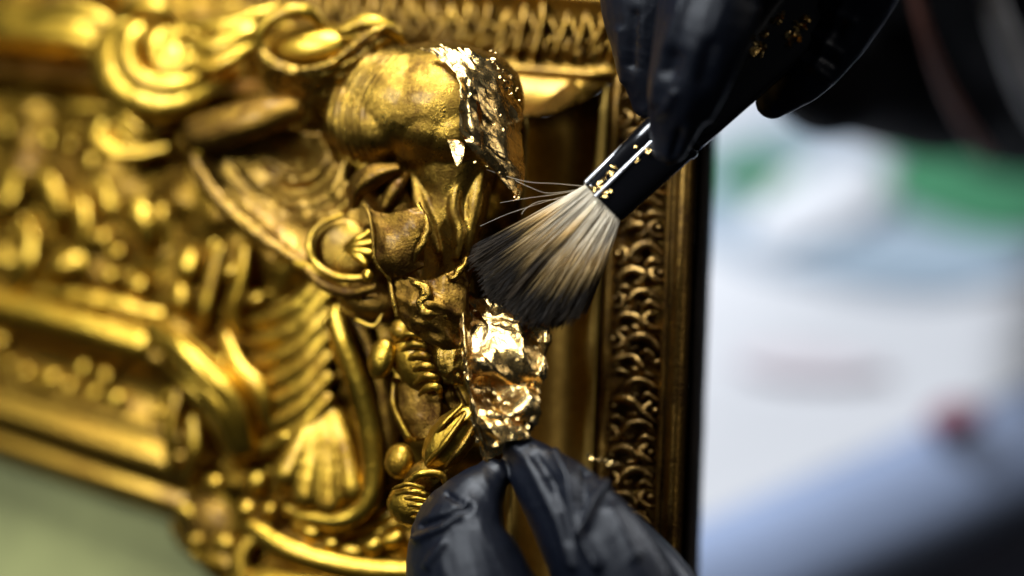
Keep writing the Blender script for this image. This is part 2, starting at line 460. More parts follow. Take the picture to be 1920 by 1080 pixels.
F('leaf_relief', [[(50, 330, 40, 14), (88, 345, 62, 22), (108, 395, 64, 20), (104, 440, 44, 10)], [(122, 366, 40, 12), (152, 396, 62, 20), (158, 450, 58, 18), (150, 505, 36, 10)],
    [(20, 560, 30, 14), (44, 500, 56, 24), (56, 450, 50, 16), (40, 410, 30, 10)], [(230, 380, 40, 14), (258, 400, 64, 28), (276, 440, 60, 24), (280, 480, 40, 12)],
    [(80, 520, 50, 14), (110, 500, 62, 24), (146, 494, 52, 20), (170, 520, 40, 12)], [(330, 350, 20, 10), (300, 400, 34, 16), (310, 460, 34, 14)], [(-40, 420, 30, 16), (6, 380, 50, 24), (20, 340, 40, 16)],
    [(60, 548, 40, 12), (140, 560, 46, 20), (230, 575, 46, 18), (300, 590, 40, 12)], [(180, 330, 24, 12), (200, 380, 36, 20), (206, 420, 30, 12)]],
    [((190, 446, 60), (17, 16, 16)), ((215, 474, 64), (19, 18, 18)), ((203, 518, 60), (18, 17, 17)), ((257, 536, 66), (21, 20, 20)), ((4, 490, 40), (22, 34, 22))],
    M_GOLDB, frame, it=9, rough=(2, 40))

# --- large C scroll of the upper left
F('acanthus_scroll', [[(240, 40, 120, 26), (205, 85, 140, 32), (203, 135, 150, 34), (240, 178, 150, 36), (310, 192, 140, 34), (380, 172, 120, 26), (440, 140, 90, 14)],
    [(268, 45, 130, 14), (238, 75, 160, 20), (240, 120, 172, 22), (270, 152, 170, 21), (325, 160, 162, 19), (385, 140, 140, 11)],
    [(300, 62, 140, 13), (286, 95, 162, 17), (305, 126, 168, 16), (345, 118, 160, 14), (350, 95, 156, 9)],
    [(222, 30, 140, 13), (262, 8, 158, 17), (305, 16, 156, 15), (322, 44, 140, 9)],
    [(345, 74, 140, 14), (390, 86, 158, 20), (440, 70, 150, 20), (495, 42, 130, 12)],
    [(345, 104, 140, 10), (385, 124, 160, 16), (435, 107, 156, 18), (492, 70, 130, 12)],
    [(330, 45, 120, 10), (400, 48, 140, 15), (480, 26, 140, 12), (545, 10, 110, 8)],
    [(214, 60, 150, 6), (190, 110, 166, 8), (198, 165, 166, 8), (245, 205, 160, 7)]],
    [((300, 110, 100), (100, 86, 56))], M_GOLDB, frame)
F('acanthus_scroll', [[(200, 222, 100, 13), (180, 250, 110, 18), (200, 282, 114, 19), (245, 290, 110, 16), (310, 276, 100, 10)],
    [(192, 212, 110, 9), (228, 216, 124, 15), (262, 244, 124, 12), (290, 258, 112, 7)], [(215, 250, 112, 8), (232, 262, 118, 10), (262, 264, 112, 6)]],
    [((235, 252, 84), (52, 36, 26))], M_GOLDB, frame)
T([(420, 160, 70, 14), (340, 215, 84, 20), (290, 240, 80, 12)], M_BROWN, 'leaf_rib', frame)

# --- ring scroll (hollow curl with fluted underside)
ring = T([(497, 100, 225, 12), (484, 72, 235, 13), (498, 40, 242, 14), (540, 20, 240, 15), (582, 24, 226, 14), (604, 46, 210, 10)], M_GOLD, 'ring_scroll', frame)
MB().blob((592, 88, 170), (96, 46, 66), -4, seg=28, rings=16).build('scroll_floor', M_GOLDB, ring, rough=(1.6, 22))
F('flute', [[(486 + 2 * j, 84 + 15 * j, 222 - 6 * j, 11), (506 + 4 * j, 116 + 13 * j, 238 - 8 * j, 13), (575 + 6 * j, 138 + 12 * j, 250 - 10 * j, 13),
       (650 + 6 * j, 118 + 13 * j, 250 - 10 * j, 12), (712, 74 + 14 * j, 240 - 8 * j, 11), (752, 62 + 12 * j, 220, 7)] for j in range(5)]
       + [[(560, 132, 262, 5), (620, 118, 268, 8), (680, 72, 266, 9), (720, 52, 256, 8), (748, 62, 240, 5)]],
       [], M_ANT, ring, voxel=0.0004, it=4, rough=(2.4, 16))
T([(640, 58, 240, 12), (690, 40, 244, 16), (735, 56, 236, 14), (756, 80, 220, 8)], M_GOLD, 'flute', ring, rough=(2, 14))

# --- leaf roll and leaf panel
roll = T([(376, 252, 215, 36), (430, 236, 225, 39), (490, 218, 225, 38), (545, 206, 205, 30)], M_BROWN, 'leaf_roll', frame, seg=24)
T([(366, 228, 226, 8), (360, 258, 228, 9), (372, 290, 222, 8)], M_GOLDB, 'rim', roll)
pm = MB().patch([[(362, 262, 205), (382, 330, 205), (440, 402, 215), (560, 492, 235)],
                  [(410, 262, 180), (440, 330, 165), (505, 400, 180), (600, 476, 225)],
                  [(490, 240, 180), (530, 320, 150), (580, 380, 185), (650, 440, 235)],
                  [(600, 250, 200), (630, 310, 195), (665, 360, 225), (715, 410, 255)]], sub=8, thick=20)
for t in ([(360, 272, 208, 10), (378, 330, 210, 15), (436, 400, 218, 17), (520, 465, 228, 13), (572, 496, 236, 8)],
          [(430, 310, 164, 8), (470, 360, 164, 11), (540, 412, 178, 11), (604, 446, 216, 8)],
          [(500, 350, 156, 8), (540, 384, 174, 15), (590, 382, 188, 16), (632, 350, 198, 14), (646, 304, 202, 8)],
          [(500, 312, 156, 8), (545, 338, 164, 13), (590, 328, 178, 12), (612, 300, 190, 7)],
          [(540, 410, 180, 8), (590, 414, 202, 15), (640, 394, 216, 14), (672, 350, 226, 8)]): pm.tube(t)
pan = pm.build('leaf_panel', M_RAIL, frame, voxel=0.00045, smooth_it=8, rough=(2.4, 24))

# --- central bulb: rolled leaf end with grooved tip and stalk
def bulb_post(x, y, h, n):
    d = 0.0
    if y < 322:
        xa = x - 0.0042 * (y - 226) ** 2
        if xa < 684:
            w = min(1.0, (684 - xa) / 20) * min(1.0, max(0.0, (322 - y) / 14))
            ph = (xa / 13.0) % 1.0
            d -= 5.0 * w * math.exp(-((ph - .5) / .24) ** 2)
    q = Vector((x, y, h))
    d += 1.5 * noise.noise(q / 60) + 0.5 * noise.noise(q / 17)
    return d
b = MB()
b.blob((812, 192, 240), (160, 114, 116), -6, 40, 24)
b.blob((702, 222, 240), (97, 90, 92), 4, 40, 24)
b.blob((748, 190, 240), (120, 108, 106), -14, 40, 24)
b.blob((886, 190, 222), (94, 100, 98), 60, 36, 20)
b.blob((800, 262, 236), (90, 66, 90), 10, 36, 20)
b.tube([(850, 250, 220, 104), (842, 320, 226, 86), (842, 372, 230, 66)], seg=32)
T([(742, 318, 300, 12), (700, 330, 306, 22), (672, 352, 296, 20), (664, 384, 280, 10)], M_BROWN, 'leaf_curl', frame, seg=20, groove=(4, .1))
T([(760, 330, 280, 10), (742, 352, 300, 15), (722, 384, 296, 12)], M_BROWN, 'leaf_curl', frame)
T([(700, 345, 250, 30), (740, 380, 255, 40), (770, 420, 250, 30)], M_BROWN, 'leaf_curl', frame)

st = b
st.blob((842, 236, 238), (98, 92, 112), 10, 32, 20)
st.blob((800, 232, 238), (90, 82, 112), 0, 32, 20)
st.tube([(846, 262, 196, 96), (838, 330, 208, 90), (842, 400, 224, 72), (842, 470, 236, 52), (834, 540, 240, 44)], seg=32)
st.tube([(772, 330, 262, 14), (786, 378, 280, 14), (804, 424, 288, 13), (818, 470, 290, 9)])
st.tube([(856, 350, 292, 10), (850, 390, 292, 13), (862, 430, 290, 12), (856, 480, 290, 9)])
st.tube([(905, 300, 272, 12), (892, 370, 276, 18), (880, 430, 276, 16), (872, 490, 268, 12)])
bulb = b.build('bulb_scroll', M_ANT, frame, voxel=0.00030, smooth_it=22, post=bulb_post)

# --- petal cup below the bulb
def chip(a, s_, seed):
    # flat facets: random heights on a jittered triangle net, so that breaks have crisp edges
    def hv(i, j, k=0): return noise.cell_vector(Vector((i * 1.7 + seed * 5.3, j * 1.3 + k * 11.1, seed)))
    def pt(i, j):
        c = hv(i, j)
        return ((i + .5 + (c[0] - .5) * .7) * s_, (j + .5 + (c[1] - .5) * .7) * s_, (c[2] - .5) * 2)
    def f(u, v, p):
        x, y = p[0], p[1]
        i0, j0 = math.floor(x / s_ - .5), math.floor(y / s_ - .5)
        for di in (0, -1, 1):
            for dj in (0, -1, 1):
                i, j = i0 + di, j0 + dj
                A, B, C_, D = pt(i, j), pt(i + 1, j), pt(i + 1, j + 1), pt(i, j + 1)
                for t in ((A, B, C_), (A, C_, D)):
                    (x1, y1, a1), (x2, y2, a2), (x3, y3, a3) = t
                    dt = (y2 - y3) * (x1 - x3) + (x3 - x2) * (y1 - y3)
                    if abs(dt) < 1e-9: continue
                    w1 = ((y2 - y3) * (x - x3) + (x3 - x2) * (y - y3)) / dt
                    w2 = ((y3 - y1) * (x - x3) + (x1 - x3) * (y - y3)) / dt
                    w3 = 1 - w1 - w2
                    if min(w1, w2, w3) >= -1e-6: return a * (w1 * a1 + w2 * a2 + w3 * a3)
        return 0.0
    return f
def plus(*fs): return lambda u, v, p: sum(f(u, v, p) for f in fs)
cup = MB().patch([[(686, 388, 330), (698, 432, 352), (706, 490, 350), (735, 524, 338)],
                  [(714, 398, 344), (722, 440, 362), (734, 486, 362), (756, 520, 346)],
                  [(752, 396, 352), (764, 430, 360), (768, 474, 358), (780, 508, 346)],
                  [(790, 384, 346), (802, 420, 356), (796, 460, 352), (798, 500, 338)]], sub=9, thick=9,
                 disp=lambda u, v, p: 8 * math.sin(math.pi * u) * math.sin(math.pi * v) + chip(9, 42, 4)(u, v, p)).build('petal', M_BROWN, frame, rough=(1.2, 9))
T([(682, 384, 334, 2), (692, 402, 348, 3), (699, 440, 354, 4), (704, 490, 350, 3), (732, 526, 338, 2)], M_ANT, 'petal_rim', cup, rough=(2, 8))
T([(784, 384, 346, 4), (798, 410, 358, 6), (800, 436, 360, 9), (786, 466, 360, 8), (776, 492, 350, 4)], M_ANT, 'petal_rim', cup, rough=(4, 12))
# --- round flower left of the petal cup
fl = MB().blob((642, 466, 252), (62, 58, 20), 10, 30, 14).build('flower', M_ANT, frame, rough=(2, 18))
T([(640, 404, 276, 6), (600, 420, 282, 7), (580, 452, 284, 8), (588, 490, 288, 8), (618, 514, 296, 8), (655, 522, 302, 8), (690, 520, 304, 7)], M_GOLD, 'petal_rim', fl)
for k, (x, y) in enumerate(((690, 436), (696, 454), (694, 474), (684, 492))):
    T([(648, 462 + 2 * k, 284, 5), (670, (462 + y) / 2 + k, 296, 9), (x, y, 300, 7)], M_GOLDB, 'flower_rib', fl)
MB().blob((689, 517, 322), (11, 13, 11)).build('bead', M_GOLDB, fl)
T([(575, 505, 262, 8), (600, 530, 270, 11), (650, 548, 280, 12), (700, 540, 296, 9)], M_BROWN, 'flower_rib', fl)
T([(556, 494, 250, 9), (590, 508, 262, 9), (640, 530, 276, 8), (672, 560, 270, 7)], M_GOLD, 'leaf_rim', frame)
MB().blob((690, 565, 225), (62, 40, 52), 20).build('leaf_lobe', M_BROWN, frame, rough=(3, 20))
T([(668, 600, 262, 4), (700, 612, 268, 5), (716, 590, 268, 4)], M_GOLD, 'leaf_rim', frame)

# --- folded petals under the cup
def crinkle(a, s, seed=0.0):
    def f(u, v, p):
        q = Vector(p) / s + Vector((seed, 0, 0))
        return a * (noise.ridged_multi_fractal(q, 0.9, 2.2, 3, 1.0, 2.0) - 1.0)
    return f
MB().patch([[(728, 512, 318), (734, 550, 330), (742, 590, 330), (770, 625, 318)],
            [(758, 520, 340), (768, 556, 346), (776, 596, 342), (800, 640, 326)],
            [(792, 524, 350), (806, 560, 360), (814, 600, 346), (828, 650, 326)],
            [(836, 514, 336), (850, 556, 344), (856, 606, 334), (858, 660, 318)],
            [(866, 500, 316), (878, 556, 318), (880, 610, 312), (874, 670, 304)]], sub=10, thick=14, disp=plus(chip(12, 40, 2), chip(4, 15, 3))).build('petal', M_BROWN, frame)
T([(730, 520, 324, 4), (735, 552, 340, 5), (744, 592, 338, 4)], M_ANT, 'petal_rim', frame, rough=(1.2, 8))
T([(768, 522, 346, 4), (788, 536, 356, 10), (800, 552, 358, 12), (790, 568, 356, 10), (800, 588, 352, 13), (834, 592, 342, 6)], M_ANT, 'petal_rim', frame, rough=(6, 13))
T([(836, 516, 338, 4), (850, 520, 344, 9), (866, 502, 342, 8), (874, 486, 338, 3)], M_ANT, 'petal_rim', frame, rough=(5, 10))
MB().patch([[(820, 634, 316), (818, 680, 322), (834, 720, 312)], [(846, 640, 326), (846, 684, 330), (852, 722, 318)], [(870, 640, 318), (872, 684, 320), (868, 722, 312)]], sub=10, thick=10, disp=crinkle(5, 18, 3)).build('petal', M_ANT, frame)
MB().patch([[(760, 636, 230), (770, 690, 230), (800, 740, 226)], [(800, 650, 246), (812, 700, 242), (836, 760, 244)], [(850, 690, 250), (862, 740, 260), (884, 800, 264)]], sub=8, thick=14, disp=crinkle(4, 24, 5)).build('petal', M_BROWN, frame)

# --- small shells
sh = MB().blob((716, 672, 272), (26, 40, 26), 12, 22, 14).build('shell', M_GOLD, frame, rough=(2.5, 14))
MB().blob((752, 620, 280), (22, 22, 20), 30, 18, 12).build('shell_lip', M_GOLD, sh, rough=(3, 12))
s2 = MB().blob((782, 680, 262), (42, 62, 34), -32, 26, 16).build('shell', M_GOLD, frame, rough=(2.5, 14))
for k in range(6):
    y = 632 + 20 * k
    T([(742 + 9 * k, y + 8, 282, 4), (764 + 8 * k, y - 6, 300, 8), (786 + 7 * k, y - 4, 302, 8), (806 + 4 * k, y + 10, 288, 4)], M_GOLD, 'shell_rib', s2, rough=(2, 9))
MB().patch([[(738, 706, 232), (734, 770, 236), (760, 830, 240)], [(776, 716, 258), (776, 776, 262), (800, 826, 262)], [(830, 740, 250), (832, 790, 258), (850, 830, 258)]], sub=8, thick=14, disp=crinkle(3, 30, 9)).build('leaf_lobe', M_BROWN, frame)
T([(738, 712, 246, 4), (738, 760, 252, 6), (762, 812, 258, 5), (778, 826, 256, 3)], M_GOLD, 'leaf_rim', frame)
bud = MB().blob((846, 822, 300), (72, 40, 38), -52, 30, 20, groove=(8, 0.06)).build('bud', M_GOLD, frame, rough=(2.5, 14))
T([(802, 868, 322, 4), (832, 834, 342, 6), (872, 776, 338, 4)], M_GOLD, 'bud_vein', bud, rough=(2, 9))
T([(812, 820, 322, 3), (834, 792, 334, 5), (866, 760, 328, 3)], M_GOLD, 'bud_vein', bud, rough=(2, 9))
T([(836, 872, 318, 4), (862, 842, 334, 6), (888, 800, 326, 4)], M_ANT, 'bud_vein', bud, rough=(2, 9))
MB().blob((750, 864, 248), (28, 34, 26), 10).build('bead', M_GOLD, frame, rough=(2, 22))
kn = MB().blob((772, 946, 280), (46, 42, 40), 10, 26, 16).build('knob', M_GOLD, frame, rough=(2.5, 16))
for k in range(6):
    T([(738 + 5 * k, 936 + 10 * k - 20, 306, 3), (764 + 6 * k, 908 + 13 * k, 322, 5), (792 + 4 * k, 914 + 12 * k, 318, 4)], M_GOLD, 'knob_rib', kn, rough=(2, 8))
T([(766, 902, 318, 6), (790, 888, 326, 9), (826, 890, 322, 8), (836, 910, 312, 5)], M_GOLD, 'knob_rib', kn, rough=(2.5, 9))
MB().blob((800, 896, 270), (46, 34, 36), -30).build('leaf_lobe', M_ANT, frame, rough=(3, 16))

# --- fan of ribs, upright rod and palmette
F('fluted_shell', [[(448, 575 + 40 * k + 34, 60, 10), (505, 575 + 40 * k + 22, 92, 17), (562, 575 + 40 * k - 6, 114, 18), (616, 575 + 40 * k - 66, 124, 14)] for k in range(7)],
    [((540, 680, 20), (110, 150, 70))], M_GOLD, frame, it=6, rough=(1.6, 50))
T([(458, 468, 104, 16), (452, 520, 108, 15), (436, 580, 104, 13), (446, 626, 92, 10)], M_GOLDB, 'leaf_rib', frame)
T([(412, 468, 70, 13), (396, 520, 76, 14), (384, 580, 76, 15), (380, 620, 60, 10)], M_GOLD, 'leaf_rib', frame)
T([(436, 505, 110, 15), (430, 512, 112, 15)], M_GOLDB, 'bead', frame)
lobes([(350, 500, 70, 24, 34, 10), (338, 560, 70, 18, 30, -10), (480, 560, 84, 22, 14, -30), (530, 478, 120, 18, 12, 0), (420, 700, 80, 22, 40, -20),
       (400, 460, 40, 14, 30, 10)], M_GOLDB, 'leaf_lobe', frame)
rod = T([(630, 588, 176, 18), (642, 640, 182, 24), (672, 720, 176, 24), (694, 810, 160, 24), (700, 890, 150, 22), (684, 950, 144, 20), (630, 978, 136, 18), (560, 968, 120, 14)], M_GOLDB, 'scroll_rod', frame, seg=20)
T([(665, 600, 140, 22), (700, 690, 146, 26), (722, 800, 140, 26), (728, 900, 120, 22)], M_BROWN, 'scroll_rod', frame, seg=18)
F('palmette', [[(606 + (ex - 600) * .2, 750, 106, 12), (606 + (ex - 600) * .6, 830, 118, 24), (ex, ey, 128, 28)] for ex, ey in ((534, 890), (572, 930), (616, 944), (660, 918))],
    [((600, 840, 66), (90, 130, 46), 0)], M_GOLD, frame, it=6, rough=(1.6, 50))
lobes([(537, 818, 112, 26, 13, -18), (537, 868, 116, 24, 14, -40), (526, 910, 112, 22, 15, -50), (400, 906, 84, 19, 17, 0), (461, 956, 90, 20, 20, 0), (504, 958, 90, 16, 16, 0),
       (480, 905, 60, 22, 28, 20)], M_GOLDB, 'bead', frame)
low = T([(470, 985, 90, 14), (520, 1022, 104, 22), (590, 1050, 112, 24), (680, 1068, 116, 24), (790, 1072, 120, 22), (900, 1060, 110, 16)], M_GOLDB, 'scroll_lip', frame, seg=18)
lobes([(585, 1000, 110, 24, 20, 20), (622, 1020, 116, 18, 16, 0), (660, 1036, 116, 26, 18, 10), (700, 1024, 120, 22, 18, -20), (565, 985, 100, 20, 14, 10), (735, 1012, 120, 24, 16, -20)], M_GOLDB, 'leaf_lobe', frame)
MB().blob((620, 1130, 60), (220, 70, 60), 6).build('leaf_lobe', M_GOLDB, frame, rough=(3, 30))
T([(540, 955, 100, 12), (600, 986, 112, 14), (670, 988, 116, 14), (740, 960, 116, 10)], M_GOLD, 'scroll_lip', frame)

# --- acanthus flow of the lower left
ac = T([(290, 620, 80, 20), (332, 655, 104, 30), (378, 704, 112, 40), (424, 756, 104, 46), (452, 830, 80, 36)], M_GOLDB, 'acanthus_leaf', frame, seg=24, groove=(6, 0.13))
T([(318, 640, 132, 10), (352, 672, 146, 15), (398, 722, 146, 14), (436, 760, 136, 8)], M_GOLDB, 'leaf_vein', ac)
T([(330, 700, 108, 9), (362, 736, 122, 14), (398, 764, 124, 10)], M_GOLDB, 'leaf_vein', ac)
T([(422, 636, 84, 16), (446, 690, 104, 20), (486, 732, 110, 24), (500, 790, 96, 18)], M_GOLDB, 'leaf_rib', frame)
T([(360, 790, 60, 14), (362, 840, 66, 17), (352, 890, 50, 12)], M_GOLD, 'leaf_rib', frame)
T([(330, 740, 50, 12), (318, 800, 56, 14), (322, 870, 44, 12)], M_GOLD, 'leaf_rib', frame)
MB().blob((400, 990, -10), (80, 62, 50), 40).build('leaf_lobe', M_BROWN, frame, rough=(4, 30))
lobes([(366, 1014, 30, 18, 14, 0), (420, 1020, 34, 26, 20, 30), (350, 960, 20, 24, 14, 40), (440, 850, 60, 30, 18, 60)], M_GOLD, 'leaf_lobe', frame)
T([(500, 990, 60, 10), (450, 1040, 60, 20), (460, 1120, 60, 24)], M_GOLD, 'leaf_rib', frame)

# canvas inside the frame
cv = MB().loft([(-400, 560, -70), (-400, 1500, -70), (-400, 1500, -100), (-400, 560, -100)], [(760, 900, -70), (760, 1500, -70), (760, 1500, -100), (760, 900, -100)], 1)
tag(cv.build('canvas', M_CANVAS, smooth=False), 'plain mottled grey-green canvas below the inner moulding of the gilded frame', 'canvas')

# ------------------------------------------------------------------ loose gold leaf
def crumple(a, s, seed, fine=0.25):
    def f(u, v, p):
        q = Vector(p) / s + Vector((seed, seed * .7, 0))
        q = q + 0.25 * Vector((noise.noise(q * 1.3), noise.noise(q * 1.3 + Vector((9, 0, 0))), 0))
        q.y *= 0.7
        d1 = noise.voronoi(q)[0]
        d2 = noise.voronoi(q * 2.6 + Vector((3, 1, 0)))[0]
        return a * (d1[0] * 1.1 - 0.35 + 0.5 * (d1[1] - d1[0])) + a * fine * (d2[1] - d2[0])
    return f
def ragged(seed, amt):
    def f(u, v):
        e = min(u, 1 - u, v, 1 - v)
        return e < amt * (0.5 + 0.5 * noise.noise((u * 9 + seed, v * 9, seed))) * 1.0 + (0.03 * noise.noise((u * 31, v * 31, seed)))
    return f
l1 = empty('gold_leaf', P((930, 220, 300)), 'crinkled sheet of loose gold leaf clinging to the right side of the carved bulb', 'gold leaf', 'sheets of loose gold leaf')
MB().patch([[(772, 84, 322), (838, 86, 334), (896, 92, 334), (950, 128, 272)],
            [(848, 134, 372), (884, 142, 374), (930, 158, 332), (976, 196, 262)],
            [(862, 200, 382), (892, 210, 374), (940, 230, 338), (986, 262, 256)],
            [(868, 258, 374), (900, 270, 368), (946, 290, 330), (984, 316, 262)],
            [(902, 300, 356), (926, 318, 346), (954, 338, 316), (976, 350, 276)],
            [(930, 322, 336), (944, 345, 326), (960, 364, 306), (972, 374, 286)]], sub=14, thick=0.8, disp=plus(chip(8, 50, 21), chip(3, 20, 22), chip(.8, 9, 25)), cut=ragged(2, 0.06)).build('leaf_sheet', M_LEAF, l1, smooth=False)
MB().patch([[(866, 140, 372), (858, 200, 380), (862, 262, 372)], [(880, 140, 392), (878, 200, 398), (886, 270, 386)], [(896, 146, 384), (900, 206, 390), (900, 290, 374)]], sub=14, thick=.8, disp=plus(chip(7, 34, 23), chip(2, 11, 24)), cut=ragged(5, 0.1)).build('leaf_fold', M_LEAF, l1, smooth=False)
MB().patch([[(838, 262, 366), (852, 302, 386)], [(858, 262, 368), (859, 312, 388)], [(872, 268, 364), (868, 298, 384)]], sub=10, thick=.8, disp=crumple(2, 18, 6.0)).build('leaf_fold', M_LEAF, l1)
l2 = empty('gold_leaf', P((920, 700, 300)), 'crumpled shiny sheet of gold leaf hanging under the brush and held by the lower glove', 'gold leaf', 'sheets of loose gold leaf')
MB().patch([[(860, 540, 318), (900, 560, 306), (950, 575, 300), (1000, 590, 290)],
            [(862, 605, 306), (905, 612, 292), (960, 610, 286), (1030, 616, 282)],
            [(868, 690, 340), (906, 694, 348), (960, 690, 316), (1022, 690, 300)],
            [(876, 726, 334), (910, 730, 322), (960, 730, 310), (1012, 724, 288)],
            [(884, 780, 340), (914, 780, 352), (960, 776, 344), (1004, 758, 306)],
            [(902, 850, 328), (922, 830, 324), (960, 820, 320), (998, 804, 300)],
            [(914, 880, 318), (930, 860, 318), (960, 846, 316), (990, 830, 306)]], sub=16, thick=0.8, disp=plus(chip(24, 58, 31), chip(6, 26, 32), chip(1.1, 11, 33)), cut=ragged(8, 0.03)).build('leaf_sheet', M_LEAF, l2, smooth=False)
MB().patch([[(860, 560, 330), (868, 680, 350), (882, 770, 352), (908, 866, 336)],
            [(866, 560, 338), (875, 680, 358), (890, 770, 358), (914, 866, 340)],
            [(870, 560, 332), (882, 680, 348), (898, 770, 348), (918, 862, 334)]], sub=18, thick=.8, disp=chip(5, 16, 38)).build('leaf_fold', M_LEAF, l2, smooth=False)
MB().patch([[(890, 780, 340), (930, 760, 340), (985, 770, 330)], [(900, 810, 352), (940, 796, 356), (1000, 800, 338)], [(916, 850, 336), (950, 826, 344), (995, 822, 330)]], sub=18, thick=.8, disp=plus(chip(18, 38, 34), chip(4, 15, 35)), cut=ragged(3, 0.12)).build('leaf_fold', M_LEAF, l2, smooth=False)
MB().patch([[(1010, 616, 300), (1004, 670, 306), (980, 730, 306)], [(1024, 616, 306), (1020, 674, 312), (996, 730, 312)], [(1034, 618, 298), (1026, 690, 300), (1010, 740, 300)]], sub=16, thick=.8, disp=plus(chip(8, 26, 36), chip(3, 10, 37)), cut=ragged(4, 0.12)).build('leaf_fold', M_LEAF, l2, smooth=False)
def flecks(lst, name, parent, mat=M_LEAF):
    m = MB()
    for x, y, h, s in lst:
        a = ru(0, 6.28)
        pts = []
        n = 7
        asp = ru(.3, .9); ph = ru(0, 3.14); tx, ty = ru(-.5, .5), ru(-.5, .5)
        for k in range(n):
            t = a + k * 2 * math.pi / n
            r = s * ru(.35, 1.4)
            ex, ey = math.cos(t) * r, math.sin(t) * r * asp
            ex, ey = ex * math.cos(ph) - ey * math.sin(ph), ex * math.sin(ph) + ey * math.cos(ph)
            pts.append((x + ex, y + ey, h + ex * tx + ey * ty + ru(-.1, .1) * s))
        b0 = len(m.v)
        m.v += pts + [(x + ru(-.3, .3) * s, y, h + s * .1), (x, y, h - s * .06)]
        for k in range(n):
            m.f.append((b0 + k, b0 + (k + 1) % n, b0 + n)); m.f.append((b0 + (k + 1) % n, b0 + k, b0 + n + 1))
    o = m.build(name, mat, parent, smooth=False)
    o['kind'] = 'stuff'
    return o
L = []
for i in range(34):
    t = rnd(); L.append((905 + 60 * t + ru(-14, 14), 96 + 90 * t + ru(-10, 10), 338 - 40 * t + ru(0, 14), ru(2, 5)))
for i in range(24): L.append((968 + ru(-5, 5), 345 + ru(0, 32), 300, ru(2, 4)))
for i in range(20): L.append((ru(880, 950), ru(200, 330), 372, ru(1.5, 3)))
flecks(L, 'leaf_flake', l1)
flecks([(ru(880, 1000), ru(740, 840), ru(330, 362), ru(2, 6)) for i in range(28)] + [(ru(862, 1000), ru(560, 740), ru(316, 345), ru(1.5, 4)) for i in range(14)], 'leaf_flake', l2)

# ------------------------------------------------------------------ brush
br = empty('brush', P((1290, 220, 260)), 'broad soft gilding brush with black handle, banded grey and brown hair and gold flecks', 'brush')
BA = np.array((1131, 379, 262.0)); BD = np.array((0.707, -0.690, 0.0))
def BP(l, u, h=0.0):    # along the handle, across it (+ towards lower right)
    w = np.array((0.70, 0.714, 0))
    p = BA + BD * l + w * u
    # the handle leans so that its far end keeps about one distance from the camera
    return (p[0], p[1], p[2] - 0.42 * (p[0] - BA[0]) + h)
def section(l, hw, hd):
    pts = []
    for th in range(0, 360, 12):
        c, s_ = math.cos(math.radians(th)), math.sin(math.radians(th))
        e = 0.62
        pts.append(BP(l, hw * math.copysign(abs(c) ** e, c), hd * math.copysign(abs(s_) ** e, s_)))
    return pts
def stack(lst, name, mat):
    m = MB(); secs = [section(*a) for a in lst]; n = len(secs[0])
    for q in secs: m.v += q
    for i in range(len(secs) - 1):
        for j in range(n): m.f.append((i * n + j, i * n + (j + 1) % n, (i + 1) * n + (j + 1) % n, (i + 1) * n + j))
    m.f.append(tuple(range(n))[::-1]); m.f.append(tuple((len(secs) - 1) * n + j for j in range(n)))
    return m.build(name, mat, br)
fer = stack([(-2, 47, 24), (0, 50, 27), (8, 51, 28), (100, 55, 30), (176, 58, 32), (180, 61, 35), (190, 61, 35), (194, 58, 32)], 'ferrule', M_BLACK)
M_GLINT = plain('silvery_highlight', (0.85, 0.86, 0.88), 0.34, 0.1, 900, 0.05, 80, metal=1.0)  # specular lines on the black ferrule, built as bright metal strips
for u_, l0, l1_ in ((-49, 4, 190), (-18, -1, 168)):
    MB().tube([(*BP(l, u_, 27 if u_ > -40 else 13), 5.0) for l in (l0, (l0 + l1_) / 2, l1_)], seg=10, sub=3).build('highlight_strip', M_GLINT, fer)
hdl = stack([(194.5, 56, 30), (260, 60, 32), (420, 68, 32), (620, 74, 30), (900, 60, 26), (1000, 40, 20), (1030, 14, 8)], 'handle', M_BLACK)
M_HAIR, nt, bs = nodes('brush_hair')
at = N(nt, 'ShaderNodeVertexColor', layer_name='hair')
nt.links.new(at.outputs[0], bs.inputs['Base Color'])
bs.inputs['Roughness'].default_value = 0.5
bs.inputs['Specular IOR Level'].default_value = 0.2
def hair_col(t, j):
    root = np.array((0.80, 0.70, 0.53)); mid = np.array((0.68, 0.45, 0.16)); dark = np.array((0.016, 0.010, 0.005)); tip = np.array((0.05, 0.032, 0.015))
    t = t + j * 0.20
    if t < 0.30: c = root
    elif t < 0.54: c = root + (mid - root) * ((t - .30) / .24)
    elif t < 0.74: c = mid + (dark - mid) * ((t - .54) / .20)
    elif t < 0.95: c = dark
    else: c = tip
    return c * (1 + 0.35 * j)
